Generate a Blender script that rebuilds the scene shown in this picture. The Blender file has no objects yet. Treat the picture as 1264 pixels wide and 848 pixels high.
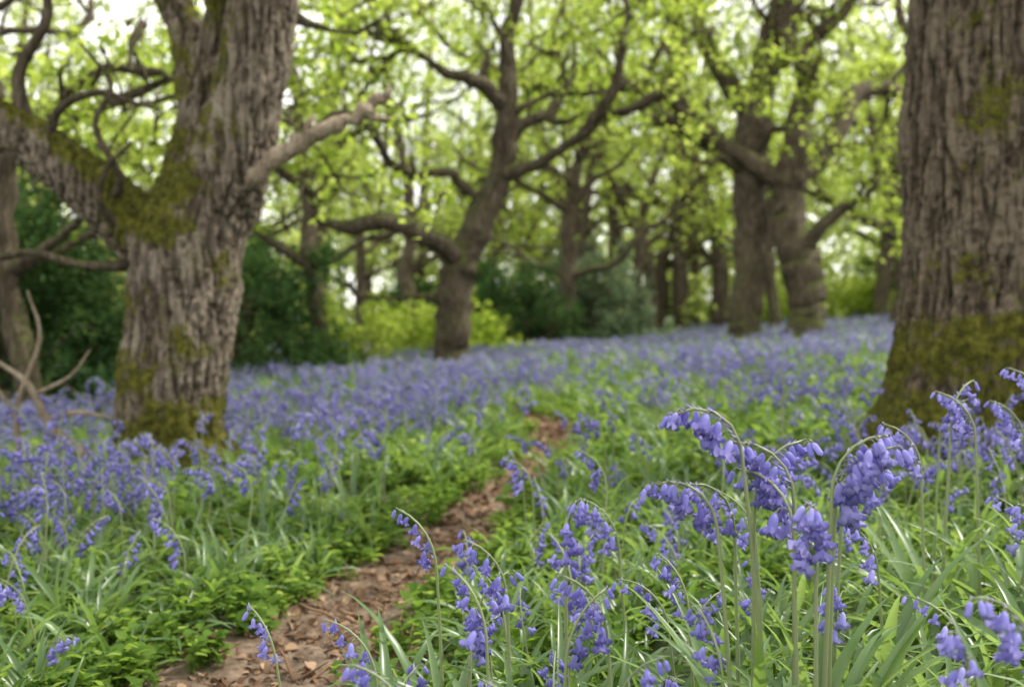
import bpy, math, random
import numpy as np
from mathutils import Vector, Matrix, noise as mn

random.seed(7)
scene = bpy.context.scene
scene.view_settings.view_transform = 'Standard'
scene.view_settings.look = 'None'
scene.view_settings.exposure = 0

# ------------------------------------------------------------------ terrain
PY = [-3, 0.5, 1.5, 2.28, 2.98, 3.6, 4.54, 5.5, 6.5, 7.6, 9.0, 12, 40]
PX = [-1.3, -1.0, -.72, -.56, -.42, -.22, .0, .24, .26, .05, -.3, -.6, -2.0]
PW = [.3, .3, .27, .25, .21, .20, .185, .18, .17, .14, .12, .1, .1]
def path_x(y): return np.interp(y, PY, PX)
def path_w(y): return np.interp(y, PY, PW)
def ground_z(x, y):
    x = np.asarray(x, float); y = np.asarray(y, float)
    z = 0.05 * 70 * np.tanh(x / 70)
    z = z + .03*np.sin(1.3*x+.7)*np.sin(1.1*y+.4) + .015*np.sin(3.1*x+2.0*y) + .10*np.sin(.23*x+1)*np.sin(.19*y)
    z = z + .08*np.exp(-((x-.85)/.6)**2-((y-1.2)/.7)**2)
    z = z + .006*np.clip(y-22, 0, 60)
    z = z - .04*np.exp(-((x-path_x(y))/(.3))**2)*(y < 11)
    return z

# ------------------------------------------------------------------ node helpers
def new_mat(name):
    m = bpy.data.materials.new(name); m.use_nodes = True
    nt = m.node_tree; nt.nodes.clear()
    out = nt.nodes.new('ShaderNodeOutputMaterial')
    return m, nt, out
def N(nt, t, **kw):
    n = nt.nodes.new(t)
    for k, v in kw.items(): setattr(n, k, v)
    return n
def ramp(nt, stops, interp='LINEAR'):
    r = nt.nodes.new('ShaderNodeValToRGB'); cr = r.color_ramp; cr.interpolation = interp
    while len(cr.elements) < len(stops): cr.elements.new(.5)
    for e, (p, c) in zip(cr.elements, stops):
        e.position = p; e.color = (c[0], c[1], c[2], 1)
    return r
def leaf_mat(name, cols, tcols, rough=None, tr=.45, nscale=3.0, spec=.4):
    """reflecting + translucent thin sheet, colour varied per leaf and by place"""
    m, nt, out = new_mat(name); L = nt.links
    geo = N(nt, 'ShaderNodeNewGeometry')
    tx = N(nt, 'ShaderNodeTexNoise'); tx.inputs['Scale'].default_value = nscale; tx.inputs['Detail'].default_value = 0
    L.new(geo.outputs['Position'], tx.inputs['Vector'])
    tm = N(nt, 'ShaderNodeMath', operation='MULTIPLY_ADD'); L.new(tx.outputs['Fac'], tm.inputs[0]); tm.inputs[1].default_value = 1.0; tm.inputs[2].default_value = -.3
    isl = N(nt, 'ShaderNodeMath', operation='MULTIPLY_ADD'); L.new(geo.outputs['Random Per Island'], isl.inputs[0]); isl.inputs[1].default_value = .65
    L.new(tm.outputs[0], isl.inputs[2])
    k = len(cols)-1
    r1 = ramp(nt, [(i/k, c) for i, c in enumerate(cols)])
    r2 = ramp(nt, [(i/k, c) for i, c in enumerate(tcols)])
    L.new(isl.outputs[0], r1.inputs[0]); L.new(isl.outputs[0], r2.inputs[0])
    if rough is None:
        p = N(nt, 'ShaderNodeBsdfDiffuse'); L.new(r1.outputs[0], p.inputs['Color'])
    else:
        p = N(nt, 'ShaderNodeBsdfPrincipled'); p.inputs['Roughness'].default_value = rough
        p.inputs['Specular IOR Level'].default_value = spec
        L.new(r1.outputs[0], p.inputs['Base Color'])
    t = N(nt, 'ShaderNodeBsdfTranslucent'); L.new(r2.outputs[0], t.inputs['Color'])
    mx = N(nt, 'ShaderNodeMixShader'); mx.inputs[0].default_value = tr
    L.new(p.outputs[0], mx.inputs[1]); L.new(t.outputs[0], mx.inputs[2]); L.new(mx.outputs[0], out.inputs['Surface'])
    return m

M_fresh = leaf_mat('fresh_oak_leaf', [(.09,.14,.02),(.15,.21,.035),(.20,.265,.055)], [(.35,.50,.05),(.54,.67,.10),(.72,.82,.20)], tr=.6, nscale=.8)
M_far = leaf_mat('distant_leaf', [(.10,.145,.03),(.16,.21,.055),(.22,.27,.09)], [(.40,.53,.10),(.58,.70,.18),(.75,.83,.30)], tr=.6, nscale=.3)
M_holly = leaf_mat('holly_leaf', [(.02,.05,.018),(.04,.08,.03),(.07,.12,.045)], [(.07,.14,.03),(.12,.22,.05),(.2,.32,.09)], tr=.3, nscale=1)
M_grey = leaf_mat('elder_leaf', [(.10,.14,.08),(.15,.20,.12),(.21,.26,.17)], [(.2,.32,.14),(.3,.4,.2),(.4,.5,.28)], tr=.35, nscale=1)
M_strap = leaf_mat('bluebell_leaf', [(.04,.085,.022),(.07,.135,.04),(.13,.21,.08)], [(.15,.28,.04),(.28,.44,.08),(.44,.62,.15)], rough=.34, tr=.38, nscale=2, spec=.6)
M_herb = leaf_mat('herb_leaf', [(.05,.095,.02),(.085,.15,.03),(.14,.21,.05)], [(.2,.35,.04),(.34,.50,.07),(.48,.62,.13)], tr=.42, nscale=2)
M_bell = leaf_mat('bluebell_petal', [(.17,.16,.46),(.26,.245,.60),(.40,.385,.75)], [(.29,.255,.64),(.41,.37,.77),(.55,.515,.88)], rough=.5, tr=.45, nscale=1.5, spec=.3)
M_bell_haze = leaf_mat('bluebell_petal_haze', [(.23,.215,.50),(.32,.305,.63),(.46,.445,.76)], [(.34,.305,.66),(.46,.425,.78),(.60,.565,.88)], tr=.45, nscale=.6)  # petal copy for far patches, paler: distance haze painted into its colours
M_stem = leaf_mat('bluebell_stem', [(.17,.22,.09),(.22,.27,.12),(.25,.26,.17)], [(.2,.3,.08),(.24,.35,.1),(.28,.35,.14)], rough=.4, tr=.2)
M_litter = leaf_mat('dead_leaf', [(.08,.046,.03),(.18,.115,.07),(.38,.27,.18)], [(.12,.06,.03),(.2,.1,.05),(.28,.17,.1)], tr=.12, nscale=8)

def bark_mat(name, dark, mid, light, moss=(.15,.15,.02), sc=20., near=True):
    m, nt, out = new_mat(name); L = nt.links
    tc = N(nt, 'ShaderNodeTexCoord')
    mp = N(nt, 'ShaderNodeMapping'); mp.inputs['Scale'].default_value = (1, 1, .2); L.new(tc.outputs['Object'], mp.inputs[0])
    wob = N(nt, 'ShaderNodeTexNoise'); wob.inputs['Scale'].default_value = 9; wob.inputs['Detail'].default_value = 4; L.new(mp.outputs[0], wob.inputs['Vector'])
    add = N(nt, 'ShaderNodeVectorMath', operation='MULTIPLY_ADD'); add.inputs[1].default_value = (.12,.12,.12)
    L.new(wob.outputs['Color'], add.inputs[0]); L.new(mp.outputs[0], add.inputs[2])
    vo = N(nt, 'ShaderNodeTexVoronoi', feature='DISTANCE_TO_EDGE'); vo.inputs['Scale'].default_value = sc*1.3; L.new(add.outputs[0], vo.inputs['Vector'])
    no = N(nt, 'ShaderNodeTexNoise'); no.inputs['Scale'].default_value = sc*2.4; no.inputs['Detail'].default_value = 6; no.inputs['Roughness'].default_value = .75; L.new(add.outputs[0], no.inputs['Vector'])
    big = N(nt, 'ShaderNodeTexNoise'); big.inputs['Scale'].default_value = 3.0; big.inputs['Detail'].default_value = 6; big.inputs['Roughness'].default_value = .7; L.new(tc.outputs['Object'], big.inputs['Vector'])
    vr = ramp(nt, [(0,(0,0,0)),(.3,(1,1,1))]); L.new(vo.outputs['Distance'], vr.inputs[0])
    h = N(nt, 'ShaderNodeMath', operation='MULTIPLY'); L.new(vr.outputs[0], h.inputs[0]); h.inputs[1].default_value = .30
    h2 = N(nt, 'ShaderNodeMath', operation='MULTIPLY_ADD'); L.new(no.outputs['Fac'], h2.inputs[0]); h2.inputs[1].default_value = 1.1; L.new(h.outputs[0], h2.inputs[2])
    att = N(nt, 'ShaderNodeAttribute'); att.attribute_name = 'furrow'
    h3 = N(nt, 'ShaderNodeMath', operation='MULTIPLY_ADD'); L.new(att.outputs['Fac'], h3.inputs[0]); h3.inputs[1].default_value = .75 if near else 0; L.new(h2.outputs[0], h3.inputs[2])
    b3 = N(nt, 'ShaderNodeMath', operation='MULTIPLY_ADD'); L.new(big.outputs['Fac'], b3.inputs[0]); b3.inputs[1].default_value = .9; L.new(h3.outputs[0], b3.inputs[2])
    nm = N(nt, 'ShaderNodeMath', operation='DIVIDE'); L.new(b3.outputs[0], nm.inputs[0]); nm.inputs[1].default_value = 2.45 if near else 1.85
    cr = ramp(nt, [(.38,dark),(.58,mid),(.78,light)]); L.new(nm.outputs[0], cr.inputs[0])
    ma = N(nt, 'ShaderNodeAttribute'); ma.attribute_name = 'moss'
    mnz = N(nt, 'ShaderNodeTexNoise'); mnz.inputs['Scale'].default_value = 22; mnz.inputs['Detail'].default_value = 6; mnz.inputs['Roughness'].default_value = .78; L.new(tc.outputs['Object'], mnz.inputs['Vector'])
    ms = N(nt, 'ShaderNodeMath', operation='ADD'); L.new(ma.outputs['Fac'], ms.inputs[0]); L.new(mnz.outputs['Fac'], ms.inputs[1])
    mr = ramp(nt, [(.84,(0,0,0)),(1.06,(1,1,1))]); L.new(ms.outputs[0], mr.inputs[0])
    mc = ramp(nt, [(.36,tuple(c*.22 for c in moss)),(.53,moss),(.7,tuple(c*1.9 for c in moss))]); L.new(mnz.outputs['Fac'], mc.inputs[0])
    mix = N(nt, 'ShaderNodeMix', data_type='RGBA'); L.new(mr.outputs[0], mix.inputs[0]); L.new(cr.outputs[0], mix.inputs[6]); L.new(mc.outputs[0], mix.inputs[7])
    p = N(nt, 'ShaderNodeBsdfPrincipled'); p.inputs['Roughness'].default_value = .9; p.inputs['Specular IOR Level'].default_value = .2
    L.new(mix.outputs[2], p.inputs['Base Color'])
    bu = N(nt, 'ShaderNodeBump'); bu.inputs['Distance'].default_value = .035; bu.inputs['Strength'].default_value = 1
    hs = N(nt, 'ShaderNodeMath', operation='ADD'); L.new(h2.outputs[0], hs.inputs[0]); L.new(mnz.outputs['Fac'], hs.inputs[1])
    L.new(hs.outputs[0], bu.inputs['Height']); L.new(bu.outputs[0], p.inputs['Normal'])
    L.new(p.outputs[0], out.inputs['Surface'])
    return m
M_barkL = bark_mat('oak_bark_grey', (.018,.013,.009), (.11,.085,.06), (.36,.30,.235), moss=(.13,.13,.018))
M_barkR = bark_mat('oak_bark_brown', (.016,.012,.008), (.085,.064,.044), (.25,.20,.145), moss=(.13,.13,.018))
M_barkF = bark_mat('bark_distant', (.03,.022,.014), (.085,.065,.045), (.20,.16,.115), moss=(.10,.12,.028), near=False, sc=12)
M_dead = bark_mat('dead_wood', (.22,.16,.11), (.42,.33,.24), (.62,.52,.40), near=False, sc=20)

def soil_mat(name, a, b, c, sc):
    m, nt, out = new_mat(name); L = nt.links
    geo = N(nt, 'ShaderNodeNewGeometry')
    n1 = N(nt, 'ShaderNodeTexNoise'); n1.inputs['Scale'].default_value = sc; n1.inputs['Detail'].default_value = 8; n1.inputs['Roughness'].default_value = .72
    L.new(geo.outputs['Position'], n1.inputs['Vector'])
    v = N(nt, 'ShaderNodeTexVoronoi'); v.inputs['Scale'].default_value = sc*3; L.new(geo.outputs['Position'], v.inputs['Vector'])
    s = N(nt, 'ShaderNodeMath', operation='MULTIPLY_ADD'); L.new(v.outputs['Distance'], s.inputs[0]); s.inputs[1].default_value = .25; L.new(n1.outputs['Fac'], s.inputs[2])
    r = ramp(nt, [(.35,a),(.6,b),(.85,c)]); L.new(s.outputs[0], r.inputs[0])
    p = N(nt, 'ShaderNodeBsdfPrincipled'); p.inputs['Roughness'].default_value = .9; L.new(r.outputs[0], p.inputs['Base Color'])
    bu = N(nt, 'ShaderNodeBump'); bu.inputs['Distance'].default_value = .03; L.new(s.outputs[0], bu.inputs['Height']); L.new(bu.outputs[0], p.inputs['Normal'])
    L.new(p.outputs[0], out.inputs['Surface']); return m
M_ground = soil_mat('woodland_floor', (.02,.025,.01), (.05,.065,.022), (.09,.11,.04), 6)
M_path = soil_mat('bare_earth', (.045,.029,.018), (.13,.087,.056), (.30,.215,.145), 16)

# ------------------------------------------------------------------ mesh helpers
class MB:
    def __init__(s): s.v = []; s.f = []; s.m = []
    def add(s, V, F, mat=0):
        o = len(s.v); s.v.extend([tuple(p) for p in V]); s.f.extend([tuple(i+o for i in f) for f in F]); s.m.extend([mat]*len(F))
    def arr(s): return np.array(s.v, float), list(s.f), list(s.m)
    def mesh(s, name, mats, smooth=True):
        me = bpy.data.meshes.new(name); me.from_pydata(s.v, [], s.f)
        for m in mats: me.materials.append(m)
        me.polygons.foreach_set('material_index', s.m)
        me.polygons.foreach_set('use_smooth', [smooth]*len(s.f)); me.update(); return me
def rotz(a, tilt=(0,0)):
    return np.array(Matrix.Rotation(tilt[0],3,'X') @ Matrix.Rotation(tilt[1],3,'Y') @ Matrix.Rotation(a,3,'Z'))
def stamp(mb, part, loc, a, s, moff, tilt=(0,0)):
    V, F, M = part; R = rotz(a, tilt); W = (V*s) @ R.T + np.array(loc)
    o = len(mb.v); mb.v.extend(map(tuple, W)); mb.f.extend([tuple(i+o for i in f) for f in F]); mb.m.extend([moff[m] for m in M])
def link(me, name, parent=None, loc=None):
    o = bpy.data.objects.new(name, me); scene.collection.objects.link(o)
    if parent: o.parent = parent
    if loc is not None: o.location = loc
    return o
def empty(name, loc=(0,0,0)):
    o = bpy.data.objects.new(name, None); scene.collection.objects.link(o); o.location = loc; o.empty_display_size = .3; return o
def catmull(P, sub):
    P = np.array(P, float); n = len(P); out = []
    Q = np.vstack([2*P[0]-P[1], P, 2*P[-1]-P[-2]])
    for i in range(1, n):
        a, b, c, d = Q[i-1], Q[i], Q[i+1], Q[i+2]
        for k in range(sub):
            t = k/sub
            out.append(.5*((2*b)+(-a+c)*t+(2*a-5*b+4*c-d)*t*t+(-a+3*b-3*c+d)*t**3))
    out.append(P[-1]); return np.array(out)
def tube(P, R, sides, cap=True):
    P = np.array(P, float); n = len(P)
    T = np.gradient(P, axis=0); T /= (np.linalg.norm(T, axis=1)[:,None]+1e-9)
    u = np.cross(T[0], [0.13, 1, 0.07])
    if np.linalg.norm(u) < .1: u = np.cross(T[0], [1,0,0])
    u /= np.linalg.norm(u); V = []
    ang = np.arange(sides)*2*math.pi/sides; ca, sa = np.cos(ang)[:,None], np.sin(ang)[:,None]
    for i in range(n):
        u = u - T[i]*np.dot(u, T[i]); u /= (np.linalg.norm(u)+1e-9); w = np.cross(T[i], u)
        V.append(P[i]+R[i]*(ca*u+sa*w))
    V = np.vstack(V); F = []
    for i in range(n-1):
        for k in range(sides):
            k2 = (k+1) % sides
            F.append((i*sides+k, i*sides+k2, (i+1)*sides+k2, (i+1)*sides+k))
    if cap:
        F.append(tuple(range(sides))[::-1]); F.append(tuple((n-1)*sides+k for k in range(sides)))
    return V, F
def grow(rng, p, d, L, r, level, tubes, tips, up=.1):
    d = np.array(d, float); d /= np.linalg.norm(d); p = np.array(p, float)
    n = 7; pts = [p.copy()]; dd = d.copy()
    for i in range(n):
        dd = dd + rng.normal(0, .36, 3) + np.array([0,0,up*.6]); dd /= np.linalg.norm(dd)
        p = p + dd*L/n; pts.append(p.copy())
    rad = np.linspace(r, r*.35, n+1)
    tubes.append((np.array(pts), rad, 6 if level > 0 else 4))
    if level > 0:
        nc = 3 + rng.randint(3)
        for k in range(nc):
            i = 2 + rng.randint(n-1)
            a = rng.normal(0, 1, 3); a[2] *= .6
            dirn = (pts[i]-pts[i-1]); dirn /= np.linalg.norm(dirn)
            a = a - dirn*np.dot(a, dirn); a /= np.linalg.norm(a)
            nd = dirn*.6 + a*(.6+.5*rng.rand())
            grow(rng, pts[i], nd, L*(.5+.25*rng.rand()), rad[i]*.6, level-1, tubes, tips, up)
    if level <= 1:
        for i in range(3, n+1): tips.append(pts[i])
def limb_children(rng, P, R, tubes, tips, count, L=1.2, level=1, start=.35):
    n = len(P)
    for k in range(count):
        i = int(n*(start+(1-start)*rng.rand())); i = min(max(i, 1), n-1)
        dirn = P[i]-P[i-1]; dirn = dirn/np.linalg.norm(dirn)
        a = rng.normal(0, 1, 3); a = a-dirn*np.dot(a, dirn); a /= np.linalg.norm(a); a[2] = abs(a[2])*.8-.1
        grow(rng, P[i], dirn*.5+a, L*(.6+.7*rng.rand()), min(R[i]*.55, .06), level, tubes, tips)
    grow(rng, P[-1], P[-1]-P[-2], L, R[-1]*.9, level, tubes, tips)

# ------------------------------------------------------------------ instancing
def proto_collection(name, meshes):
    c = bpy.data.collections.new(name)
    for i, me in enumerate(meshes):
        o = bpy.data.objects.new(f'{name}_variant_{i:02d}', me); c.objects.link(o)
    return c
def scatter(name, coll, pts, rot, scl, idx, parent=None, realize=False):
    pts = np.asarray(pts, np.float32); n = len(pts)
    me = bpy.data.meshes.new(name); me.vertices.add(n); me.vertices.foreach_set('co', pts.ravel())
    a = me.attributes.new('rot', 'FLOAT_VECTOR', 'POINT'); a.data.foreach_set('vector', np.asarray(rot, np.float32).ravel())
    scl = np.repeat(np.asarray(scl, np.float32)[:,None], 3, axis=1)
    a = me.attributes.new('scl', 'FLOAT_VECTOR', 'POINT'); a.data.foreach_set('vector', scl.ravel())
    a = me.attributes.new('pick', 'INT', 'POINT'); a.data.foreach_set('value', np.asarray(idx, np.int32))
    o = link(me, name, parent)
    ng = bpy.data.node_groups.new(name+'_nodes', 'GeometryNodeTree')
    ng.interface.new_socket('Geometry', in_out='INPUT', socket_type='NodeSocketGeometry')
    ng.interface.new_socket('Geometry', in_out='OUTPUT', socket_type='NodeSocketGeometry')
    gi = ng.nodes.new('NodeGroupInput'); go = ng.nodes.new('NodeGroupOutput')
    ci = ng.nodes.new('GeometryNodeCollectionInfo'); ci.inputs['Collection'].default_value = coll
    ci.inputs['Separate Children'].default_value = True; ci.inputs['Reset Children'].default_value = True
    ip = ng.nodes.new('GeometryNodeInstanceOnPoints'); ip.inputs['Pick Instance'].default_value = True
    def attr(nm, t):
        q = ng.nodes.new('GeometryNodeInputNamedAttribute'); q.data_type = t; q.inputs['Name'].default_value = nm; return q.outputs['Attribute']
    e = ng.nodes.new('FunctionNodeEulerToRotation'); L = ng.links
    L.new(attr('rot','FLOAT_VECTOR'), e.inputs[0]); L.new(e.outputs[0], ip.inputs['Rotation'])
    L.new(attr('scl','FLOAT_VECTOR'), ip.inputs['Scale']); L.new(attr('pick','INT'), ip.inputs['Instance Index'])
    L.new(gi.outputs[0], ip.inputs['Points']); L.new(ci.outputs[0], ip.inputs['Instance'])
    if realize:
        rz = ng.nodes.new('GeometryNodeRealizeInstances'); L.new(ip.outputs[0], rz.inputs[0]); L.new(rz.outputs[0], go.inputs[0])
    else: L.new(ip.outputs[0], go.inputs[0])
    md = o.modifiers.new('scatter', 'NODES'); md.node_group = ng
    return o

def leaf_cluster(name, mat, n, R, ll, seed, flat=.6):
    rng = np.random.RandomState(seed); mb = MB()
    ntw = max(4, n//8)
    for t in range(ntw):
        d = rng.normal(0, 1, 3); d[2] *= flat; d /= np.linalg.norm(d)
        Lt = R*(.5+.6*rng.rand())
        for k in range(n//ntw):
            s = .25+.75*rng.rand()
            c = d*Lt*s + rng.normal(0, R*.12, 3)
            u = d*.5+rng.normal(0, .7, 3); u /= np.linalg.norm(u)
            nn = np.array([0,0,1.])+rng.normal(0, .6, 3); w = np.cross(u, nn); w /= np.linalg.norm(w); nn = np.cross(w, u)
            l = ll*(.6+.7*rng.rand()); wd = l*.30
            V = [c, c+u*l*.35+w*wd+nn*l*.06, c+u*l*.75+w*wd*.8+nn*l*.04, c+u*l, c+u*l*.75-w*wd*.8+nn*l*.04, c+u*l*.35-w*wd+nn*l*.06]
            mb.add(V, [(0,1,2,3),(0,3,4,5)])
    return mb.mesh(name, [mat], smooth=False)
C_fresh = proto_collection('oak_leaf_spray', [leaf_cluster(f'oak_leaf_spray_{i}', M_fresh, 38, .42, .080, 100+i) for i in range(5)])
C_far = proto_collection('distant_leaf_spray', [leaf_cluster(f'distant_leaf_spray_{i}', M_far, 50, .85, .175, 200+i) for i in range(5)])
C_holly = proto_collection('holly_leaf_spray', [leaf_cluster(f'holly_leaf_spray_{i}', M_holly, 60, .3, .075, 300+i, .9) for i in range(4)])
C_grey = proto_collection('elder_leaf_spray', [leaf_cluster(f'elder_leaf_spray_{i}', M_grey, 50, .35, .10, 400+i, .9) for i in range(4)])
C_shrub = proto_collection('shrub_leaf_spray', [leaf_cluster(f'shrub_leaf_spray_{i}', M_fresh, 50, .3, .075, 500+i, .9) for i in range(4)])

def foliage(name, coll, tips, parent, rng, smin=.7, smax=1.2, jit=.15, cap=300, nvar=4):
    P = np.array(tips)
    if len(P) > cap: P = P[rng.permutation(len(P))[:cap]]
    P = P+rng.normal(0, jit, P.shape); n = len(P)
    rot = np.stack([rng.normal(0,.35,n), rng.normal(0,.35,n), rng.rand(n)*6.28], 1)
    return scatter(name, coll, P, rot, rng.uniform(smin, smax, n), rng.randint(0, nvar, n), parent, True)

def tubes_mesh(name, tubes, mat, gnarl=.0, base_moss=.3):
    V = []; F = []; o = 0
    for P, R, s in tubes:
        v, f = tube(P, R, s); V.append(v); F.extend([tuple(i+o for i in q) for q in f]); o += len(v)
    V = np.vstack(V)
    me = bpy.data.meshes.new(name); me.from_pydata(V.tolist(), [], F); me.materials.append(mat)
    me.polygons.foreach_set('use_smooth', [True]*len(F)); me.update()
    nr = np.zeros(len(V)*3, np.float32); me.vertices.foreach_get('normal', nr); nr = nr.reshape(-1,3)
    if gnarl:
        disp = np.array([mn.noise(Vector((p[0]*2.2, p[1]*2.2, p[2]*1.3))) + .6*mn.noise(Vector((p[0]*6, p[1]*6, p[2]*3))) for p in V])
        V = V + nr*(disp*gnarl)[:,None]
        me.vertices.foreach_set('co', V.astype(np.float32).ravel())
    m = np.clip(base_moss + .28*nr[:,2] - .04*(V[:,2]-1), 0, .9)
    a = me.attributes.new('moss', 'FLOAT', 'POINT'); a.data.foreach_set('value', m.astype(np.float32))
    return me

# ------------------------------------------------------------------ near trees
def near_tree_mesh(name, big, mat, voxel, mossf, amp=.014):
    V = []; F = []; o = 0
    for pts in big:
        C = catmull(pts, 8); P, R = C[:,:3], C[:,3]
        v, f = tube(P, np.maximum(R, .015), 24); V.append(v); F.extend([tuple(i+o for i in q) for q in f]); o += len(v)
    me = bpy.data.meshes.new(name+'_raw'); me.from_pydata(np.vstack(V).tolist(), [], F); me.update()
    ob = bpy.data.objects.new('tmp', me); scene.collection.objects.link(ob)
    r = ob.modifiers.new('r', 'REMESH'); r.mode = 'VOXEL'; r.voxel_size = voxel
    s = ob.modifiers.new('s', 'SMOOTH'); s.iterations = 22; s.factor = .6
    dg = bpy.context.evaluated_depsgraph_get(); dg.update()
    m2 = bpy.data.meshes.new_from_object(ob.evaluated_get(dg))
    bpy.data.objects.remove(ob, do_unlink=True)
    n = len(m2.vertices); co = np.zeros(n*3, np.float32); m2.vertices.foreach_get('co', co); co = co.reshape(-1,3)
    nr = np.zeros(n*3, np.float32); m2.vertices.foreach_get('normal', nr); nr = nr.reshape(-1,3)
    fur = np.zeros(n); bn = np.zeros(n)
    for i in range(n):
        x, y, z = co[i]
        w2 = mn.noise(Vector((x*9+4, y*9, z*5)))*.018
        a = 1-abs(mn.noise(Vector(((x+w2)*21, (y+w2)*21, z*2.3))))*2.6
        a2 = 1-abs(mn.noise(Vector(((x-w2)*27+5, (y+w2)*27, z*3.4+7))))*2.6
        b = 1-abs(mn.noise(Vector(((x+w2)*30+9, (y+w2)*30, z*24))))*2.2
        c = mn.noise(Vector((x*45, y*45, z*30)))
        fur[i] = 1-(.48*max(a,0)**1.5+.32*max(a2,0)**1.5+.18*max(b,0)**1.5)+.25*c
        bn[i] = mn.noise(Vector((x*3.1, y*3.1, z*1.6)))+.5*mn.noise(Vector((x*7, y*7, z*4)))
    ms = mossf(co, nr); mnz = np.array([mn.noise(Vector(p*4.0))+.6*mn.noise(Vector(p*11.0)) for p in co.astype(float)])
    ms = np.clip(ms + mnz*.38, 0, .9)
    d = (fur-.6)*amp*2 + bn*.03 + np.clip(ms-.3, 0, 1)*.02
    m2.vertices.foreach_set('co', (co + nr*d[:,None]).astype(np.float32).ravel())
    a = m2.attributes.new('furrow', 'FLOAT', 'POINT'); a.data.foreach_set('value', np.clip(fur, 0, 1).astype(np.float32))
    a = m2.attributes.new('moss', 'FLOAT', 'POINT'); a.data.foreach_set('value', ms.astype(np.float32))
    m2.materials.clear(); m2.materials.append(mat); m2.polygons.foreach_set('use_smooth', [True]*len(m2.polygons)); m2.update(); m2.name = name
    print(name, n)
    return m2
def curve_tube(pts, sides=7, sub=5):
    C = catmull(pts, sub); return (C[:,:3], C[:,3], sides)

LT = (-1.76, 5.2, -.02)
oakL = empty('oak_tree', LT)
trunkL = [(-.03,0,-.35,.40),(-.03,0,-.1,.35),(-.03,0,.08,.305),(-.02,0,.3,.275),(.0,0,.6,.262),(.03,0,.9,.265),(.07,0,1.2,.275),(.18,0,1.42,.225),(.28,-.02,1.6,.205),(.37,-.03,1.87,.185),(.45,-.03,2.3,.175),(.51,0,2.8,.16)]
trunkL_top = [(.50,0,2.78,.15),(.6,.05,3.2,.14),(.7,.1,3.6,.12),(.95,.3,4.6,.07)]
mossyL = [(.0,.03,1.1,.21),(.02,.08,1.4,.17),(.06,.12,1.65,.135),(.09,.16,2.0,.10),(.02,.2,2.35,.085),(-.14,.2,2.7,.075),(-.4,.2,3.2,.06)]
mossyL2 = [(.07,.14,1.9,.09),(.18,.12,2.3,.075),(.22,.08,2.7,.065),(.2,-.05,3.1,.05)]
limbL = [(.0,0,1.08,.18),(-.16,-.02,1.27,.15),(-.37,-.05,1.49,.13),(-.62,-.08,1.70,.118),(-.95,-.1,1.92,.11),(-1.3,-.1,2.15,.09)]
limbL2 = [(-1.25,-.1,2.12,.09),(-1.6,-.05,2.35,.075),(-2.2,0,2.6,.045)]
rootsL = [[(0,0,.25,.2),(-.22,-.12,.02,.14),(-.4,-.25,-.15,.08)],[(0,0,.25,.2),(.22,-.14,.02,.15),(.38,-.28,-.15,.08)],[(0,0,.3,.2),(.25,.1,.0,.14),(.42,.2,-.2,.07)],[(0,0,.3,.2),(-.02,-.26,.0,.13),(-.02,-.42,-.15,.08)]]
deadL = [(.24,-.05,1.44,.085),(.42,-.1,1.57,.056),(.6,-.12,1.70,.047),(.82,-.12,1.82,.043),(1.02,-.1,1.92,.038),(1.14,-.1,2.02,.018)]
def sg(v, w): return 1/(1+np.exp(-v/w))
def mossL(co, nr):
    x, y, z = co.T
    m = .15 + .58*np.exp(-np.clip(z-.08,0,9)/.32) + .3*np.clip(nr[:,2],0,1)
    m += .26*np.exp(-((z-1.45)/.30)**2)*sg(.13-x,.06)*sg(x+.5,.05)
    m += .26*sg(z-1.45,.15)*sg(.20+.1*(z-1.5)-x,.05)*sg(x+.3,.05)
    m += .3*sg(z-1.2,.1)*sg(-.15-x,.06)*np.clip(nr[:,2]+.3,0,1)
    m += .38*np.exp(-((x-.12)/.1)**2)*np.exp(-np.clip(z,0,9)/.5)
    m += .15*sg(-.1-x,.04)*sg(1.1-z,.1)
    return m
link(near_tree_mesh('oak_trunk', [trunkL, mossyL, mossyL2, limbL]+rootsL, M_barkL, .0095, mossL, amp=.018), 'trunk', oakL)
rg = np.random.RandomState(5)
C = catmull(deadL, 6); tb = [(C[:,:3]+rg.normal(0,.008,(len(C),3)), C[:,3]*(1+.14*rg.randn(len(C))), 10)]
tb += [(np.array([(1.0,-.1,1.9),(1.08,-.12,1.87),(1.15,-.1,1.87)]), [.03,.02,.008], 6), (np.array([(.7,-.12,1.75),(.74,-.16,1.84),(.76,-.16,1.88)]), [.025,.015,.008], 6)]
link(tubes_mesh('dead_branch', tb, M_dead, .01, 0), 'dead_branch', oakL)
tw = []; tipsL = []
tw.append(curve_tube([(-.2,-.1,1.13,.035),(-.42,-.15,1.13,.024),(-.65,-.2,1.19,.022),(-.85,-.2,1.17,.018),(-1.2,-.2,1.3,.012)]))
tw.append(curve_tube([(-.3,-.1,1.44,.03),(-.18,-.25,1.55,.02),(-.28,-.3,1.8,.015),(-.2,-.3,2.0,.012),(-.35,-.3,2.2,.007)]))
tw.append(curve_tube([(-.6,-.1,1.75,.03),(-.5,-.2,1.9,.022),(-.3,-.22,1.98,.018),(-.12,-.2,1.93,.012),(0,-.2,1.9,.006)]))
tw.append(curve_tube([(-.18,-.1,1.28,.028),(-.28,-.25,1.42,.018),(-.22,-.3,1.6,.012),(-.1,-.3,1.72,.007)]))
tw.append(curve_tube([(-.7,-.1,1.8,.045),(-.75,-.1,2.1,.032),(-.6,-.1,2.4,.024),(-.7,0,2.8,.015)]))
tw.append(curve_tube(trunkL_top, 14)); tw.append(curve_tube(limbL2, 12))
rg = np.random.RandomState(21)
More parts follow.
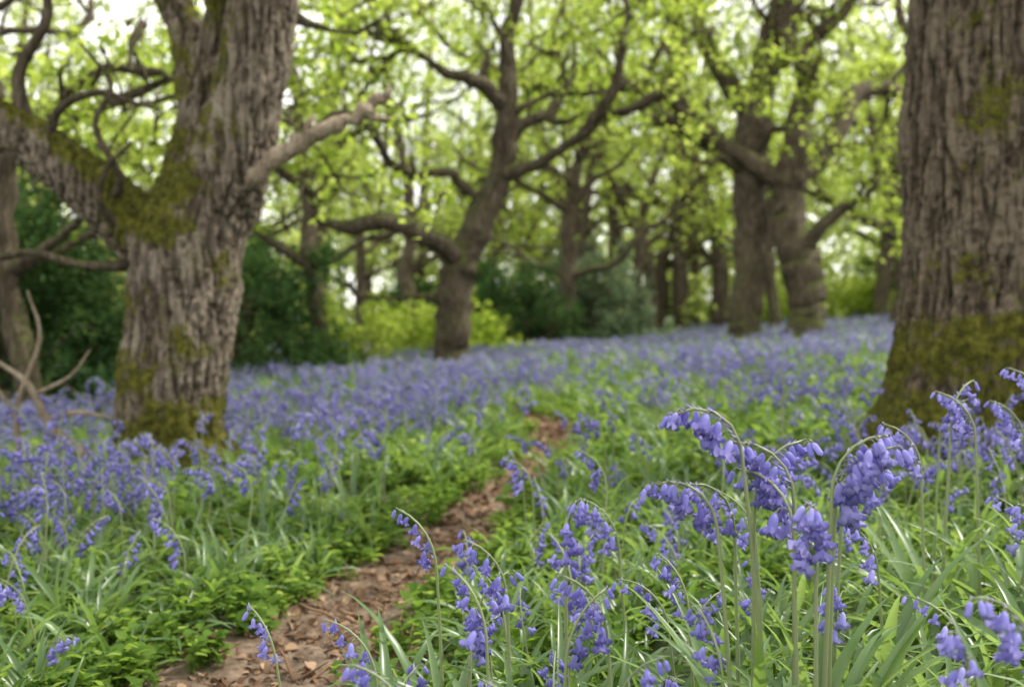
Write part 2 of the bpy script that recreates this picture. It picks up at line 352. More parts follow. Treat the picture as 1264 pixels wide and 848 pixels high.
for pts, cnt in ((trunkL_top, 6), (mossyL, 4), (mossyL2, 2), (limbL2, 5), (limbL, 2)):
    C = catmull(pts, 6); limb_children(rg, C[:,:3], C[:,3], tw, tipsL, cnt, 1.2, 1, .5 if pts in (trunkL_top, limbL2) else .8)
link(tubes_mesh('branches', tw, M_barkF, 0, .25), 'branches', oakL)
tipsL = [t for t in tipsL if t[2] > 1.9 and not (t[0] > .1 and t[2] < 2.7)]
foliage('leaves', C_fresh, tipsL, oakL, rg, .45, .75, .12, 180)

RT = (2.08, 4.4, .13)
oakR = empty('oak_tree', RT)
trunkR = [(0,0,-.4,.62),(0,0,-.1,.53),(0,0,.08,.475),(0,0,.3,.42),(0,0,.57,.38),(0,0,.9,.353),(0,0,1.4,.335),(.0,0,2.1,.322),(.02,0,2.9,.30)]
trunkR_top = [(.02,0,2.85,.29),(.06,0,3.5,.27),(.1,0,4.2,.24),(.2,0,5.6,.18),(.1,.2,7,.1)]
rootsR = [[(-.1,-.05,.38,.21),(-.40,-.12,.08,.18),(-.68,-.2,-.12,.11)],[(-.02,-.1,.3,.22),(-.1,-.4,.02,.17),(-.16,-.62,-.15,.09)],[(.1,-.1,.3,.22),(.36,-.3,.02,.16),(.5,-.5,-.15,.09)],[(-.1,.1,.35,.2),(-.4,.2,.03,.16),(-.6,.35,-.15,.1)]]
limbR = [(.1,0,4.1,.14),(-.3,-.1,4.7,.11),(-.9,0,5.1,.09),(-1.6,.2,5.6,.05)]
def mossR(co, nr):
    x, y, z = co.T
    return .12 + .66*np.exp(-np.clip(z-.22,0,9)/.40) + .3*np.clip(nr[:,2],0,1) + .06*np.exp(-((z-1.7)/.4)**2)
link(near_tree_mesh('oak_trunk', [trunkR]+rootsR, M_barkR, .0095, mossR, amp=.020), 'trunk', oakR)
tw = [curve_tube(trunkR_top, 20), curve_tube(limbR, 12)]; tips = []; rg = np.random.RandomState(22)
for pts, cnt in ((trunkR_top, 7), (limbR, 4)):
    C = catmull(pts, 6); limb_children(rg, C[:,:3], C[:,3], tw, tips, cnt, 1.6, 1, .5)
link(tubes_mesh('branches', tw, M_barkF, 0, .25), 'branches', oakR)
tips = [t for t in tips if t[2] > 3.6]
foliage('leaves', C_fresh, tips, oakR, rg, .6, .9, .12, 110)

# ------------------------------------------------------------------ mid-distance oaks
def mid_tree(name, loc, limbs, seed, cap, L=1.5, gn=.035, start=.4, smax=1.1, level=1):
    e = empty(name, loc); rg = np.random.RandomState(seed); tb = []; tips = []
    for j, (pts, cnt) in enumerate(limbs):
        P4 = [(a, rg.normal(0,.12)*min(1, i*.5), b, r) for i, (a, b, r) in enumerate(pts)]
        if j > 0:
            sgn = rg.choice([-1,1]); P4 = [(a, y+sgn*.25*i, b, r) for i, (a, y, b, r) in enumerate(P4)]
        else: P4 = [(a, y*.25, b, r) for (a, y, b, r) in P4]
        C = catmull(P4, 6); C[:,:3] += rg.normal(0, .012, (len(C),3))
        ramp_in = np.clip(np.arange(len(C))/8., 0, 1)
        for i in range(len(C)):
            q = Vector(C[i,:3]*1.7+seed)
            C[i,:3] += np.array(mn.noise_vector(q))*ramp_in[i]*(.07 if j == 0 else .15)
        tb.append((C[:,:3], np.maximum(C[:,3], .01), 14 if j == 0 else 9))
        if cnt: limb_children(rg, C[:,:3], C[:,3], tb, tips, cnt, L, level, start if j else .62)
    link(tubes_mesh('trunk_and_limbs', tb, M_barkF, gn, .32), 'trunk_and_limbs', e)
    if tips: foliage('leaves', C_fresh, tips, e, rg, .75, smax, .2, cap)
    return e
T = [(0,-.3,.36),(0,0,.29),(0,.3,.235),(0,.8,.22),(.1,1.4,.215),(.2,1.75,.2),(.4,2.15,.185),(.62,2.7,.155),(.68,3.4,.125),(.7,4.2,.10),(.85,5.2,.08),(.8,6.5,.04)]
mid_tree('oak_tree', (-.75,12.3,0), [(T,8),
 ([(.12,1.5,.13),(-.17,1.77,.115),(-.77,1.9,.09),(-1.42,2.05,.075),(-1.7,2.4,.055),(-2.2,2.75,.03)],4),
 ([(.55,2.55,.1),(1.23,2.72,.085),(1.63,3.0,.07),(1.9,3.55,.05),(2.1,4.3,.03)],4),
 ([(.35,2.2,.08),(.03,2.5,.07),(-.47,2.6,.055),(-.87,2.95,.045),(-1.4,3.2,.025)],3),
 ([(.68,3.35,.09),(.25,3.7,.07),(-.3,3.95,.055),(-.9,4.1,.03)],5),
 ([(.66,3.1,.09),(1.25,3.5,.07),(1.55,4.0,.055),(1.5,4.8,.03)],5),
 ([(.0,1.0,.05),(-.5,1.1,.035),(-1.07,1.08,.02),(-1.3,1.2,.01)],0)], 31, 330)
TA = [(0,-.3,.42),(0,0,.36),(0,.4,.30),(.03,.8,.28),(.07,1.6,.275),(.07,2.6,.29),(.07,3.3,.32),(.12,3.95,.30),(.3,4.9,.25),(.5,5.8,.19),(.9,6.6,.15),(1.2,8,.08)]
mid_tree('oak_tree', (3.98,17,.2), [(TA,7),
 ([(-.02,3.2,.2),(-.97,3.9,.16),(-1.38,4.3,.135),(-2.2,4.4,.11),(-3.2,4.27,.09),(-4.15,4.5,.07),(-5,4.87,.04)],6),
 ([(.05,4.1,.2),(-.55,5.1,.15),(-.8,5.9,.1),(-1.3,6.8,.06)],6),
 ([(.35,4.9,.17),(.9,5.1,.14),(1.66,5.8,.1),(2.2,6.5,.06)],6),
 ([(.1,2.9,.1),(-.5,3.3,.07),(-.9,3.1,.04),(-1.3,3.3,.02)],1)], 32, 360, L=1.8)
TB = [(0,-.3,.42),(0,0,.37),(.03,.4,.31),(.07,.8,.29),(.03,1.3,.33),(-.05,1.75,.33),(-.2,2.2,.26),(-.2,2.7,.26),(-.12,3.1,.27),(0,3.9,.2),(.13,4.7,.17),(-.33,5.35,.13),(-.13,6.2,.10),(.1,8,.05)]
mid_tree('oak_tree', (4.74,16.4,.18), [(TB,7),
 ([(-.12,2.95,.22),(.4,3.4,.21),(.8,4.1,.18),(1.2,4.5,.16),(1.95,4.6,.13),(2.75,4.4,.09),(3.4,4.7,.05)],5),
 ([(-.2,2.85,.2),(-.6,3.15,.17),(-1.27,3.55,.15),(-1.95,3.9,.13),(-2.1,4.55,.11),(-1.8,5.2,.09),(-1.9,6.2,.05)],6),
 ([(.0,1.55,.17),(.2,2.0,.12),(.45,2.35,.1),(.87,2.55,.07),(.94,3.0,.05),(.8,3.3,.02)],1)], 33, 320, L=1.8)
k = 40
for (x, y, h, r, lx, cap) in [(-2.62,14,6.5,.13,-.5,120),(1.1,22,7,.20,.3,130),(5.6,31,8,.19,.1,130),(4.4,29,8,.17,.2,130),(12.5,33,9,.3,-.2,150),(10.4,28,8,.22,.1,150),
        (-4.1,8.6,5.5,.11,-.75,110),(-8.5,15,7,.2,.2,200),(-5.6,18,8,.2,.3,200),(-2.4,25,8,.18,-.2,150),(8.2,21,8,.2,.3,160),(2.6,33,9,.2,0,110),(-12,22,9,.3,.2,150),(14,22,9,.3,0,150),(-.6,31,8,.17,.3,110),
        (2.0,27,8,.13,-.2,80),(3.6,36,9,.2,.1,80),(0.6,36,9,.18,-.2,80),(7.6,36,9,.2,-.3,80),(3.0,24,8,.13,.5,80),(6.6,25,8,.15,-.4,90)]:
    k += 1; rg = np.random.RandomState(k); z0 = float(ground_z(x, y))
    pts = [(0,-.3,r*1.5),(0,0,r*1.25),(lx*.1,h*.1,r),(lx*.3+rg.normal(0,.12),h*.25,r*.92),(lx*.6+rg.normal(0,.18),h*.45,r*.8),(lx+rg.normal(0,.25),h*.65,r*.6),(lx*1.2+rg.normal(0,.35),h*.85,r*.4),(lx*1.3,h,r*.2)]
    limbs = [(pts, 5)]
    for q in range(5):
        b = pts[3+q//2]; s = rg.choice([-1,1]); l = 1.2+rg.rand()*1.4
        limbs.append(([(b[0],b[1],b[2]*.55),(b[0]+s*l*.4,b[1]+.3+.4*rg.rand(),b[2]*.42),(b[0]+s*l*.8,b[1]+.4+.7*rg.rand(),b[2]*.3),(b[0]+s*l*1.2,b[1]+.8+rg.rand(),b[2]*.15)],3))
    mid_tree('woodland_tree', (x, y, z0), limbs, k, cap, L=1.5, gn=.03, smax=1.4 if y > 18 else 1.1)

# ------------------------------------------------------------------ shrubs
def bush(name, coll, x, y, rx, ry, h, n, seed, smin=.8, smax=1.4):
    rg = np.random.RandomState(seed); e = empty(name, (x, y, float(ground_z(x,y))))
    th = rg.rand(n)*6.28; ph = np.arccos(rg.uniform(-.1, 1, n)); rr = rg.uniform(.45, 1, n)**.5
    bump = np.array([1+.6*mn.noise(Vector((math.cos(a)*1.9+seed, math.sin(a)*1.9, p*1.9))) for a, p in zip(th, ph)])
    P = np.stack([rx*np.cos(th)*np.sin(ph)*rr*bump, ry*np.sin(th)*np.sin(ph)*rr*bump, .1+h*np.cos(ph)*rr*bump], 1)
    rot = np.stack([rg.normal(0,.6,n), rg.normal(0,.6,n), rg.rand(n)*6.28], 1)
    scatter('leaves', coll, P, rot, rg.uniform(smin, smax, n), rg.randint(0,4,n), e, True)
    tb = []
    for q in range(9):
        a = rg.rand()*6.28; d = np.array([math.cos(a)*rx*.6, math.sin(a)*ry*.6, h*.8])
        grow(rg, (0,0,-.1), d, np.linalg.norm(d), .035, 1, tb, [])
    link(tubes_mesh('stems', tb, M_barkF, 0, .2), 'stems', e)
bush('holly_bush', C_holly, -5.3, 9.6, 1.9, 1.0, 2.3, 400, 1)
bush('holly_bush', C_holly, -3.5, 13.5, 1.4, .9, 1.8, 200, 2)
bush('holly_bush', C_holly, -7.8, 13, 2.5, 1.5, 3.4, 380, 3, 1, 1.8)
bush('holly_bush', C_holly, .1, 21.5, 1.3, .9, 1.8, 200, 4)
bush('elder_bush', C_grey, 2.0, 23.5, 1.4, 1.0, 2.1, 200, 5)
bush('hazel_bush', C_shrub, -1.3, 18, 1.4, 1.0, 1.1, 150, 6)
bush('hazel_bush', C_shrub, -2.4, 14.4, .8, .6, .9, 70, 7, .6, 1.0)
bush('holly_bush', C_holly, 13.5, 31, 3, 1.5, 2.0, 200, 8, 1.2, 2)
bush('hazel_bush', C_shrub, 9.5, 29, 2.4, 1.3, 1.4, 180, 9, 1, 1.6)
bush('holly_bush', C_holly, -5.2, 17.5, 1.7, 1.2, 2.5, 230, 12, 1, 1.5)
bush('holly_bush', C_holly, 4.5, 36, 3.4, 1.3, 1.2, 160, 13, 1.2, 1.8)
bush('holly_bush', C_holly, -1.5, 26, 2.6, 1.3, 2.0, 220, 15, 1.2, 1.8)

rg = np.random.RandomState(77); P = []
while len(P) < 3500:
    y = rg.uniform(27, 52); x = rg.uniform(-1, 1)*(y*.62+4); z = 15*rg.rand()**1.35
    q = mn.noise(Vector((x*.28, y*.28, z*.33))) + .5*mn.noise(Vector((x*.8, y*.8, z*.8)))
    th = .03 - .30*(z < 4.5)*(1-.04*z) + .035*max(0, z-5)
    if q > th: P.append((x, y, z+float(ground_z(x, y))))
P = np.array(P); n = len(P)
dt = empty('distant_trees')
scatter('foliage', C_far, P, np.stack([rg.normal(0,.4,n), rg.normal(0,.4,n), rg.rand(n)*6.28],1), rg.uniform(.8,1.45,n), rg.randint(0,5,n), dt, True)
tb = []
for i in range(75):
    y = rg.uniform(26, 50); x = rg.uniform(-1,1)*(y*.6+4); z0 = float(ground_z(x,y)); r = rg.uniform(.08,.22); lx = rg.normal(0,.8)
    h = rg.uniform(8,13)
    C = catmull([(x,y,z0-.2,r*1.3),(x+lx*.2,y,z0+h*.3,r),(x+lx+rg.normal(0,.4),y,z0+h*.6,r*.7),(x+lx*1.4,y,z0+h,r*.3)], 4)
    tb.append((C[:,:3], C[:,3], 8))
    for q in range(5):
        i2 = rg.randint(3, len(C)-1); grow(rg, C[i2,:3], (rg.normal(),rg.normal(),.6), 3, C[i2,3]*.5, 1, tb, [])
link(tubes_mesh('trunks', tb, M_barkF, .03, .25), 'trunks', dt)

# ------------------------------------------------------------------ ground + path sheets
xs = np.concatenate([-np.geomspace(200, 8, 22), np.arange(-7.8, 7.9, .12), np.geomspace(8, 200, 22)])
ys = np.concatenate([[-60,-30,-15,-8,-5,-3], np.arange(-2, 14, .12), np.geomspace(14.1, 260, 50)])
X, Y = np.meshgrid(xs, ys); Z = ground_z(X, Y)
V = np.stack([X.ravel(), Y.ravel(), Z.ravel()], 1); nx = len(xs)
F = [(j*nx+i, j*nx+i+1, (j+1)*nx+i+1, (j+1)*nx+i) for j in range(len(ys)-1) for i in range(nx-1)]
me = bpy.data.meshes.new('ground'); me.from_pydata(V.tolist(), [], F); me.materials.append(M_ground); me.polygons.foreach_set('use_smooth',[True]*len(F)); link(me, 'ground')
ys = np.arange(-2, 9.5, .035); V = []; F = []; K = 28
for j, y in enumerate(ys):
    wl = path_w(y)*(1.35+.5*mn.noise(Vector((0, y*2.1, 3)))); wr = path_w(y)*(1.35+.5*mn.noise(Vector((5, y*2.1, 3))))
    for i in range(K):
        t = i/(K-1); x = path_x(y)-wl+(wl+wr)*t
        e = min(t, 1-t)*8
        z = float(ground_z(x, y)) + .006 + min(e,1)*(.014+.016*mn.noise(Vector((x*9,y*9,0)))+.010*mn.noise(Vector((x*30,y*30,0))))
        V.append((x, y, z))
for j in range(len(ys)-1):
    for i in range(K-1): F.append((j*K+i, j*K+i+1, (j+1)*K+i+1, (j+1)*K+i))
me = bpy.data.meshes.new('path'); me.from_pydata(V, [], F); me.materials.append(M_path); me.polygons.foreach_set('use_smooth',[True]*len(F)); link(me, 'path')

# ------------------------------------------------------------------ bluebell construction
def bell(mb, top, axis, L, segs, rings, rng, open_=1.0):
    axis = np.array(axis, float); axis /= np.linalg.norm(axis)
    u = np.cross(axis, [.3,.8,.1]); u /= np.linalg.norm(u); w = np.cross(axis, u)
    R = L*.20; V = []; F = []; ph = rng.rand()*6.28
    for i in range(rings+1):
        t = i/rings
        for k in range(segs):
            a = ph+k*2*math.pi/segs
            lobe = .5+.5*math.cos(6*(a-ph)) if segs >= 12 else (k % 2 == 0)*1.0
            if t < .62:
                rr = R*(.30+.70*min(1, (t/.2))**.6)*(1-.05*t)*(1-.09*(1-lobe)*(t > .15)); h = min(t*L/.75, L*.86)
            else:
                s = (t-.62)/.38*open_
                rr = R*(.96+1.75*s**1.2*lobe-.16*s*(1-lobe)-.09*(1-lobe)); h = L*(.83 + .17*math.sin(s*2.6)*lobe - .18*s*s*lobe - (1-lobe)*s*.32)
                if open_ < .5: rr = R*(1-.7*(t-.62)/.38); h = L*(.83+.17*(t-.62)/.38)
            V.append(top+axis*h+(u*math.cos(a)+w*math.sin(a))*rr)
    for i in range(rings):
        for k in range(segs):
            k2 = (k+1) % segs; F.append((i*segs+k, i*segs+k2, (i+1)*segs+k2, (i+1)*segs+k))
    F.append(tuple(range(segs))[::-1])
    mb.add(V, F, 1)
def bluebell(mb, base, H, az, rng, nb=9, lod=0, lean=.1, droop=.5, bl=.024, head=.13):
    """stem rising from base, nodding over towards az; bells hang one-sided over the top `head` metres"""
    base = np.array(base, float); dv = np.array([math.cos(az), math.sin(az), 0]); side = np.array([-dv[1], dv[0], 0])
    tf = min(.6, head/H); n = (22, 10, 5)[lod]; P = [base.copy()]; p = base.copy(); sw = rng.normal(0,.05)
    for i in range(n):
        t = (i+1)/n; b = max(0, (t-(1-tf))/tf)
        ang = lean*(.3+.7*t) + droop*2.9*b**1.1
        d = dv*math.sin(ang)+np.array([0,0,1])*math.cos(ang)+side*sw*(1-t)
        p = p + d*H/n; P.append(p.copy())
    P = np.array(P); R = np.linspace(.0044, .0018, n+1)*(1,1.0,1.6)[lod]*(H/.5)**.5
    v, f = tube(P, R, (7,4,3)[lod]); mb.add(v, f, 0)
    segs, rings = ((18,9),(6,4),(6,3))[lod]
    for k in range(nb):
        s = 1-tf + tf*(k+.5*rng.rand())/max(nb-1, 1); s = min(s, .999)*n
        i = min(int(s), n-1); q = P[i]+(P[i+1]-P[i])*(s-i)
        tt = k/max(nb-1,1); l = bl*(1.12-.42*tt)*(.86+.28*rng.rand())
        out = dv*(.35+.45*rng.rand()) + side*(rng.choice([-1,1])*rng.uniform(.1,.8)); out /= np.linalg.norm(out)
        ped = .35*l+.25*l*rng.rand()
        e1 = q+out*ped*.8+np.array([0,0,.12*l]); e2 = e1+out*ped*.35-np.array([0,0,ped*.4])
        if lod < 2:
            v, f = tube([q, e1, e2], np.array([1,.9,1.1])*.0012*(1+.5*lod), 4); mb.add(v, f, 2)
            if lod == 0:
                c = q; tip = q+out*l*.5+np.array([0,0,l*.3]); wv = np.cross(out,[0,0,1.])*l*.05
                mb.add([c-wv, (c+tip)/2-wv*1.3, tip, (c+tip)/2+wv*1.3, c+wv], [(0,1,2,3,4)], 1)
        ax = out*rng.uniform(.1,.9)+np.array([0,0,-1.])+rng.normal(0,.18,3)
        bell(mb, e2, ax, l, segs, rings, rng, open_=1 if tt < .85 else .3)
def strap(mb, base, az, L, w, rng, lift=1.2, seg=7, curl=1.9, mat=0):
    dv = np.array([math.cos(az), math.sin(az), 0]); sd = np.array([-dv[1], dv[0], 0]); p = np.array(base, float)
    a = lift; V = []; F = []; tw = rng.normal(0,.35)
    for i in range(seg+1):
        t = i/seg; ww = w*(.55+.9*math.sin(min(1,t*1.15+.15)*math.pi*.8))*(1-t**4)+.0005
        d = dv*math.cos(a)+np.array([0,0,1])*math.sin(a); nn = np.cross(d, sd)
        s2 = sd*math.cos(tw*t)+nn*math.sin(tw*t); n2 = np.cross(d, s2)
        V += [p+s2*ww+n2*ww*.5, p.copy(), p-s2*ww+n2*ww*.5]
        p = p+d*L/seg; a -= curl/seg*(.3+1.4*t)*(.8+.4*rng.rand())
    for i in range(seg):
        b = i*3; F += [(b,b+1,b+4,b+3),(b+1,b+2,b+5,b+4)]
    mb.add(V, F, mat)
BM = [M_stem, M_bell, M_stem]

def part_flower(i, lod):
    rng = np.random.RandomState(900+i+lod*50); mb = MB()
    bluebell(mb, (0,0,0), .28+.14*rng.rand(), 0, rng, nb=(8,7,6)[lod]+rng.randint(5), lod=lod, lean=rng.uniform(.0,.2), droop=rng.uniform(.2,.5), bl=(.024,.025,.030)[lod], head=rng.uniform(.09,.14))
    return mb
def part_straps(i, seg, n, L, w, flat):
    rng = np.random.RandomState(1200+i); mb = MB()
    for k in range(n):
        strap(mb, (rng.normal(0,.012), rng.normal(0,.012), -.01), rng.rand()*6.28, L*(.6+.6*rng.rand()), w*(.7+.5*rng.rand()), rng, lift=rng.uniform(.7,1.5)-flat, seg=seg, curl=rng.uniform(1.0,2.4))
    return mb
def part_herb(i, seg, nl=5):
    rng = np.random.RandomState(1500+i); mb = MB()
    for k in range(5):
        az = rng.rand()*6.28; H = rng.uniform(.04,.15); dv = np.array([math.cos(az), math.sin(az), 0])
        p0 = np.array([rng.normal(0,.03), rng.normal(0,.03), 0]); p1 = p0+dv*H*.3+np.array([0,0,H])
        v, f = tube([p0,(p0+p1)/2+dv*.01,p1],[.0015,.0013,.001],3); mb.add(v, f, 0)
        for q in range(nl):
            strap(mb, p0+(p1-p0)*(.55+.45*(q/4)), az+q*2.4+rng.normal(0,.3), rng.uniform(.03,.055), rng.uniform(.008,.013), rng, lift=rng.uniform(0,.7), seg=seg, curl=rng.uniform(.4,1.4))
    return mb
C_b0 = proto_collection('bluebell_near', [part_flower(i, 0).mesh(f'bluebell_near_{i}', BM) for i in range(9)])
C_b1 = proto_collection('bluebell_mid', [part_flower(i, 1).mesh(f'bluebell_mid_{i}', BM) for i in range(8)])
C_s0 = proto_collection('leaf_tuft_near', [part_straps(i, 7, 8, .26, .0072, 0).mesh(f'leaf_tuft_{i}', [M_strap]) for i in range(8)])
C_h = proto_collection('woodland_herb', [part_herb(i, 4).mesh(f'herb_{i}', [M_herb]) for i in range(6)])

f1 = [part_flower(i,1).arr() for i in range(8)]; f2 = [part_flower(i,2).arr() for i in range(8)]
s1 = [part_straps(40+i,4,7,.27,.0075,0).arr() for i in range(6)]; s2 = [part_straps(60+i,3,8,.32,.013,.1).arr() for i in range(6)]
h1 = [part_herb(20+i,3,4).arr() for i in range(5)]
def carpet(name, seed, half, ns, nh, nf, S, Fl, petal):
    rng = np.random.RandomState(seed); mb = MB()
    for _ in range(ns): stamp(mb, S[rng.randint(len(S))], (rng.uniform(-half,half), rng.uniform(-half,half), -.01), rng.rand()*6.28, rng.uniform(.7,1.2), (2,), tuple(rng.normal(0,.12,2)))
    for _ in range(nh): stamp(mb, h1[rng.randint(len(h1))], (rng.uniform(-half,half), rng.uniform(-half,half), -.01), rng.rand()*6.28, rng.uniform(.8,1.5), (3,), tuple(rng.normal(0,.15,2)))
    for _ in range(nf): stamp(mb, Fl[rng.randint(len(Fl))], (rng.uniform(-half,half), rng.uniform(-half,half), -.01), rng.rand()*6.28, rng.uniform(.75,1.2), (0,1,0), tuple(rng.normal(0,.14,2)))
    return mb.mesh(name, [M_stem, petal, M_strap, M_herb])
C_mid = proto_collection('flower_patch_mid', [carpet(f'flower_patch_mid_{d}{v}', 10*d+v, .24, 12, 9, (1,7,17)[d], s1, f1, M_bell) for d in range(3) for v in range(3)])
C_farp = proto_collection('flower_patch_far', [carpet(f'flower_patch_far_{d}{v}', 100+10*d+v, .5, 34, 8, (4,28,68)[d], s2, f2, M_bell_haze) for d in range(3) for v in range(3)])

TREES = [(-1.76,5.2,.34),(2.09,4.4,.5),(-.75,12.3,.3),(3.98,17,.4),(4.74,16.4,.4)]
def mask_common(x, y, margin):
    px = path_x(y); pw = path_w(y)
    wob = np.array([mn.noise(Vector((a*3, b*3, 1)))+.6*mn.noise(Vector((a*8, b*8, 1))) for a, b in zip(x, y)])
    fade = np.clip((8.2-y)/1.2, 0, 1)
    ok = np.abs(x-px) > (pw+margin+.12*wob)*fade
    for (tx, ty, tr) in TREES: ok &= (x-tx)**2+(y-ty)**2 > tr**2
    return ok
def bell_density(x, y):
    d = np.array([mn.noise(Vector((a*.6+3, b*.5, 5)))+.7*mn.noise(Vector((a*1.9, b*1.6, 9))) for a, b in zip(x, y)])
    D = .55+.9*d
    D = np.where((x > -1.4)&(x < .1)&(y > 3.0)&(y < 5.2), D*.35, D)
    D = np.where((x < -.3)&(y < 2.7), D*.35, D)
    D = np.where((x < -1.2)&(y > 2.7)&(y < 6.5), D+.28, D)
    D *= np.clip((np.abs(x-path_x(y))-path_w(y)-.02)/.22, .1, 1)
    D = np.where(y > 6, D+.12, D)
    D = np.where((y > 7)&(y < 12)&(np.abs(x-.75-.12*(y-7)) < .45), D*.15, D)
    return D
def wedge(n, y0, y1, rng, bias=2.0):
    y = (y0**bias + (y1**bias-y0**bias)*rng.rand(n))**(1/bias); return rng.uniform(-1,1,n)*(y*.62+1.0), y
def put(name, coll, n, y0, y1, seed, nvar, smin, smax, tilt=.12, dens=None, margin=0, align=False, realize=False):
    rng = np.random.RandomState(seed); x, y = wedge(n, y0, y1, rng)
    ok = mask_common(x, y, margin)
    if dens is not None: ok &= rng.rand(n) < dens(x, y)
    x, y = x[ok], y[ok]; m = len(x)
    rz = rng.normal(2.6, 1.3, m) if align else rng.rand(m)*6.28
    rot = np.stack([rng.normal(0,tilt,m), rng.normal(0,tilt,m), rz], 1); print(name, m)
    return scatter(name, coll, np.stack([x, y, ground_z(x, y)], 1), rot, rng.uniform(smin, smax, m), rng.randint(0, nvar, m), None, realize)
put('bluebell_leaves', C_s0, 1250, 1.0, 3.9, 1, 8, .65, 1.1, .15, margin=.08, realize=True)
put('woodland_herbs', C_h, 1200, 1.1, 3.9, 3, 6, .6, 1.05, .2, margin=-.01, realize=True, dens=lambda x,y: .6+.5*np.array([mn.noise(Vector((a*.9,b*.9,2))) for a,b in zip(x,y)]))
put('bluebell_flowers', C_b0, 400, 1.35, 2.7, 4, 9, .8, 1.1, .12, lambda x,y: bell_density(x,y)*np.where(x>.5,.45,.75), .05, True)
put('bluebell_flowers', C_b1, 880, 2.6, 4.0, 5, 8, .85, 1.15, .12, lambda x,y: bell_density(x,y)*.9, .06, True)
def patches(name, coll, y0, y1, step, seed, margin):
    rng = np.random.RandomState(seed); pts = []
    y = y0
    while y < y1:
        w = y*.62+1.2; x = -w+rng.rand()*step
        while x < w: pts.append((x+rng.normal(0,step*.12), y+rng.normal(0,step*.12))); x += step
        y += step
    P = np.array(pts); x, y = P.T
    ok = mask_common(x, y, margin); x, y = x[ok], y[ok]; m = len(x)
    D = bell_density(x, y)+rng.normal(0,.12,m)
    cls = np.where(D < .33, 0, np.where(D < .66, 1, 2)); print(name, m)
    rot = np.zeros((m,3)); rot[:,2] = rng.randint(0,4,m)*1.5708+rng.normal(0,.2,m)
    scatter(name, coll, np.stack([x, y, ground_z(x, y)], 1), rot, rng.uniform(.9,1.12,m), cls*3+rng.randint(0,3,m))
patches('bluebell_carpet', C_mid, 3.8, 9.2, .40, 8, .19)
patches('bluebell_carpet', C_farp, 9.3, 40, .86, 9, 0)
rng = np.random.RandomState(91); n = 800; y = rng.uniform(2.0, 8.5, n); sgn = rng.choice([-1,1], n); x = path_x(y)+sgn*(path_w(y)*.85+.30*rng.rand(n))
scatter('verge_herbs', C_h, np.stack([x,y,ground_z(x,y)],1), np.stack([rng.normal(0,.2,n), rng.normal(0,.2,n), rng.rand(n)*6.28],1), rng.uniform(.25,.9,n), rng.randint(0,6,n), None, True)

def proto_litter(i):
    rng = np.random.RandomState(1700+i); mb = MB()
    if i < 4: strap(mb, (0,0,.004), 0, rng.uniform(.025,.045), rng.uniform(.007,.012), rng, lift=.25, seg=5, curl=.9)
    else:
        pts = [(0,0,.004)]
        for k in range(4): pts.append((pts[-1][0]+.03, pts[-1][1]+rng.normal(0,.008), .004+rng.rand()*.01))
        v, f = tube(pts, [.004,.0045,.0035,.003,.0015], 5); mb.add(v, f)
    return mb.mesh(f'litter_{i}', [M_litter])
C_l = proto_collection('leaf_litter_piece', [proto_litter(i) for i in range(6)])
rng = np.random.RandomState(55); n = 4600
y = rng.uniform(1.2, 8.5, n); x = path_x(y)+rng.normal(0, .75, n)*path_w(y)
scatter('leaf_litter', C_l, np.stack([x, y, ground_z(x,y)+.02], 1), np.stack([rng.normal(0,.35,n), rng.normal(0,.35,n), rng.rand(n)*6.28],1), rng.uniform(.3,1.2,n), rng.choice([0,1,2,3,0,1,2,3,0,1,4,5], n), None, True)

# ------------------------------------------------------------------ tall bluebells in the right foreground
TALL = [ # foot x, y, top z, azimuth of nod, lean, bells, stem droop
 (.39,1.50,.745,3.15,.16,15,.60),(.335,1.46,.635,3.0,.12,12,.6),(.38,1.55,.655,.1,.0,12,.45),(.43,1.50,.67,3.0,.02,14,.5),
 (.455,1.46,.685,.15,.02,16,.5),(.48,1.50,.665,5.6,.05,14,.45),(.44,1.42,.60,4.3,.02,13,.45),(.425,1.45,.63,2.4,.03,10,.5),
 (.50,1.55,.62,.4,.08,12,.5),(.37,1.58,.60,3.6,.03,9,.5),
 (.62,1.16,.545,3.4,.05,10,.5),(.60,1.08,.50,5.9,.08,9,.5),(.56,1.20,.50,4.0,.05,7,.45),
 (.10,1.62,.56,5.0,.06,9,.35),(-.03,1.45,.47,2.6,.08,8,.35),(.0,1.6,.49,3.6,.05,8,.35),(-.12,1.3,.40,3.1,.1,7,.4),(.05,1.22,.40,2.9,.1,9,.35),
 (-.12,1.75,.5,2.9,.08,8,.35),(-.07,1.62,.42,.4,.08,8,.35),(.07,1.45,.44,.2,.06,9,.3),(.16,1.5,.46,3.4,.08,9,.35),(-.2,1.55,.38,3.0,.1,7,.4),(.14,1.3,.42,5.5,.05,8,.35),
 (.95,2.2,.70,.6,.06,11,.4),(1.02,2.15,.68,2.8,.05,12,.4),(1.10,2.1,.72,.3,.05,12,.45),(1.15,2.2,.66,3.2,.05,11,.4),(.88,2.1,.62,3.0,.05,10,.4),(1.2,2.0,.70,1.5,.05,11,.45),(1.05,1.9,.60,4.5,.05,11,.4),(.98,1.8,.52,3.5,.05,10,.4),
 (1.25,2.3,.72,2.5,.05,12,.4),(1.0,2.35,.66,5.5,.05,12,.4),
 (.72,1.9,.46,3.3,.1,9,.35),(.24,2.0,.48,3.4,.1,9,.35),(.5,1.95,.50,2.9,.1,9,.35)]
